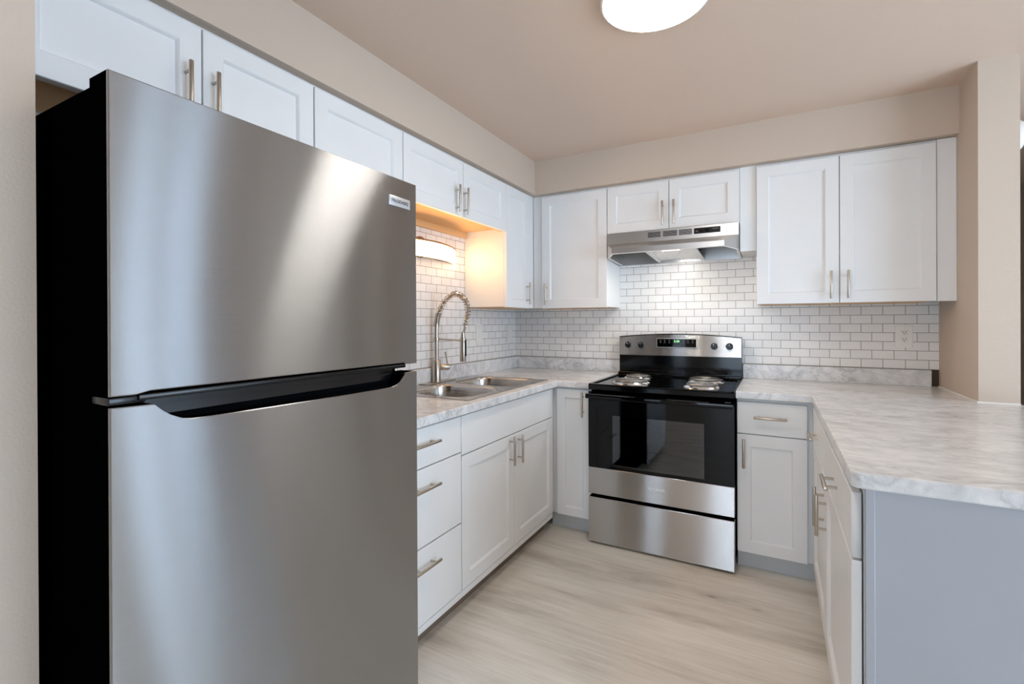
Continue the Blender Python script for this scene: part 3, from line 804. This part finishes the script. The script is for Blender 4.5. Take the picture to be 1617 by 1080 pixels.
# ------------------------------------------------------------------ sconce
cy0, hl_, zc = -1.160, 0.335, 1.6700
t = thing('wall_sconce', (0.006, cy0, 1.67), 'lit curved wall sconce glowing warm above the faucet', 'wall light')
m = MB(); m.lathe((0.0062, cy0, 1.699), [(0.060, 0.0), (0.060, 0.012), (0.052, 0.020), (0.0, 0.024)], 36, 'x'); m.build('wall_plate', M['bronze'], t)
n = 28
def bow(k, off=0.0):
    u = -1+2*k/n; return (0.020+off+(0.105)*(1-u*u), cy0+u*(hl_+off))
m = MB(); rings = []
for k in range(n+1):
    x, y = bow(k); rings.append([(x, y, zc-0.042), (x, y, zc+0.042), (x-0.012, y, zc+0.042), (x-0.012, y, zc-0.042)])
m.loops(rings); m.build('diffuser', M['lamp_sconce'], t)
m = MB(); rings = []
for k in range(n+1):
    x, y = bow(k); x -= 0.0125; y = cy0+(y-cy0)*0.995; rings.append([(x, y, zc-0.040), (x, y, zc+0.040), (x-0.003, y, zc+0.040), (x-0.003, y, zc-0.040)])
m.loops(rings); m.build('wall_light_block', M['plastic'], t)  # unseen sheet added behind the diffuser to keep its light off the wall
for z0, z1 in ((zc+0.0425, zc+0.052),):
    m = MB(); rings = []
    for k in range(n+1):
        x, y = bow(k, 0.003); rings.append([(x, y, z0), (x, y, z1), (x-0.016, y, z1), (x-0.016, y, z0)])
    m.loops(rings); m.build('metal_band', M['bronze'], t)
m = MB(); m.box((0.025, cy0-0.02, zc+0.044), (0.115, cy0+0.02, zc+0.050)); m.build('arm', M['bronze'], t)

# ------------------------------------------------------------------ ceiling light
lc = (1.437, -1.655)
t = thing('ceiling_light', (lc[0], lc[1], ZC-0.04), 'round white flush ceiling light, switched on', 'ceiling light')
m = MB(); m.lathe((lc[0], lc[1], ZC), [(0.150, -0.0005), (0.178, -0.001), (0.1805, -0.006), (0.1805, -0.020), (0.176, -0.0225), (0.173, -0.0225)], 64); m.build('pan', M['plastic'], t)
m = MB(); m.lathe((lc[0], lc[1], ZC), [(0.173, -0.0215), (0.173, -0.0235), (0.165, -0.0255), (0.12, -0.027), (0.0, -0.028)], 64); m.build('diffuser', M['lamp_ceiling'], t)

# ------------------------------------------------------------------ outlets, alarm
def outlet(face, base, u, z, lab, kind):
    P = facing(face, base)
    t = thing('wall_outlet', P(u, 0, z), lab, 'outlet', 'wall outlets in the tile')
    m = MB(); m.box(P(u-0.038, 0.0002, z-0.062), P(u+0.038, 0.0055, z+0.062), 0.002, 2); m.build('cover_plate', M['plastic'], t)
    if kind == 'duplex':
        for k in (-0.0195, 0.0195):
            m = MB(); m.box(P(u-0.0165, 0.0056, z+k-0.014), P(u+0.0165, 0.0075, z+k+0.014), 0.0012, 2); s = m.build('socket', M['plastic'], t)
            m = MB()
            for dx in (-0.006, 0.006): m.box(P(u+dx-0.0013, 0.0076, z+k-0.002), P(u+dx+0.0013, 0.0079, z+k+0.007))
            m.box(P(u-0.0022, 0.0076, z+k-0.010), P(u+0.0022, 0.0079, z+k-0.0055)); m.build('slots', M['slot'], s)
    else:
        m = MB(); m.box(P(u-0.0165, 0.0056, z-0.033), P(u+0.0165, 0.0080, z+0.033), 0.0012, 2); s = m.build('insert', M['plastic'], t)
outlet('S', -0.006, 2.4065, 1.181, 'white duplex wall outlet in the tile right of the range, near the stub wall', 'duplex')
outlet('E', 0.006, -0.540, 1.190, 'white wall plate in the sink wall tile, the one nearer the faucet', 'decora')
outlet('E', 0.006, -0.110, 1.180, 'white wall plate in the sink wall tile, the one close to the room corner', 'decora')
m = MB(); m.lathe((2.6832, -0.485, 2.050), [(0.066, 0), (0.066, 0.012), (0.058, 0.026), (0.030, 0.031), (0.0, 0.032)], 40, 'x')
o = m.build('smoke_alarm', M['plastic']); tag(o, 'white round alarm mounted high on the far side of the stub wall', 'smoke alarm')
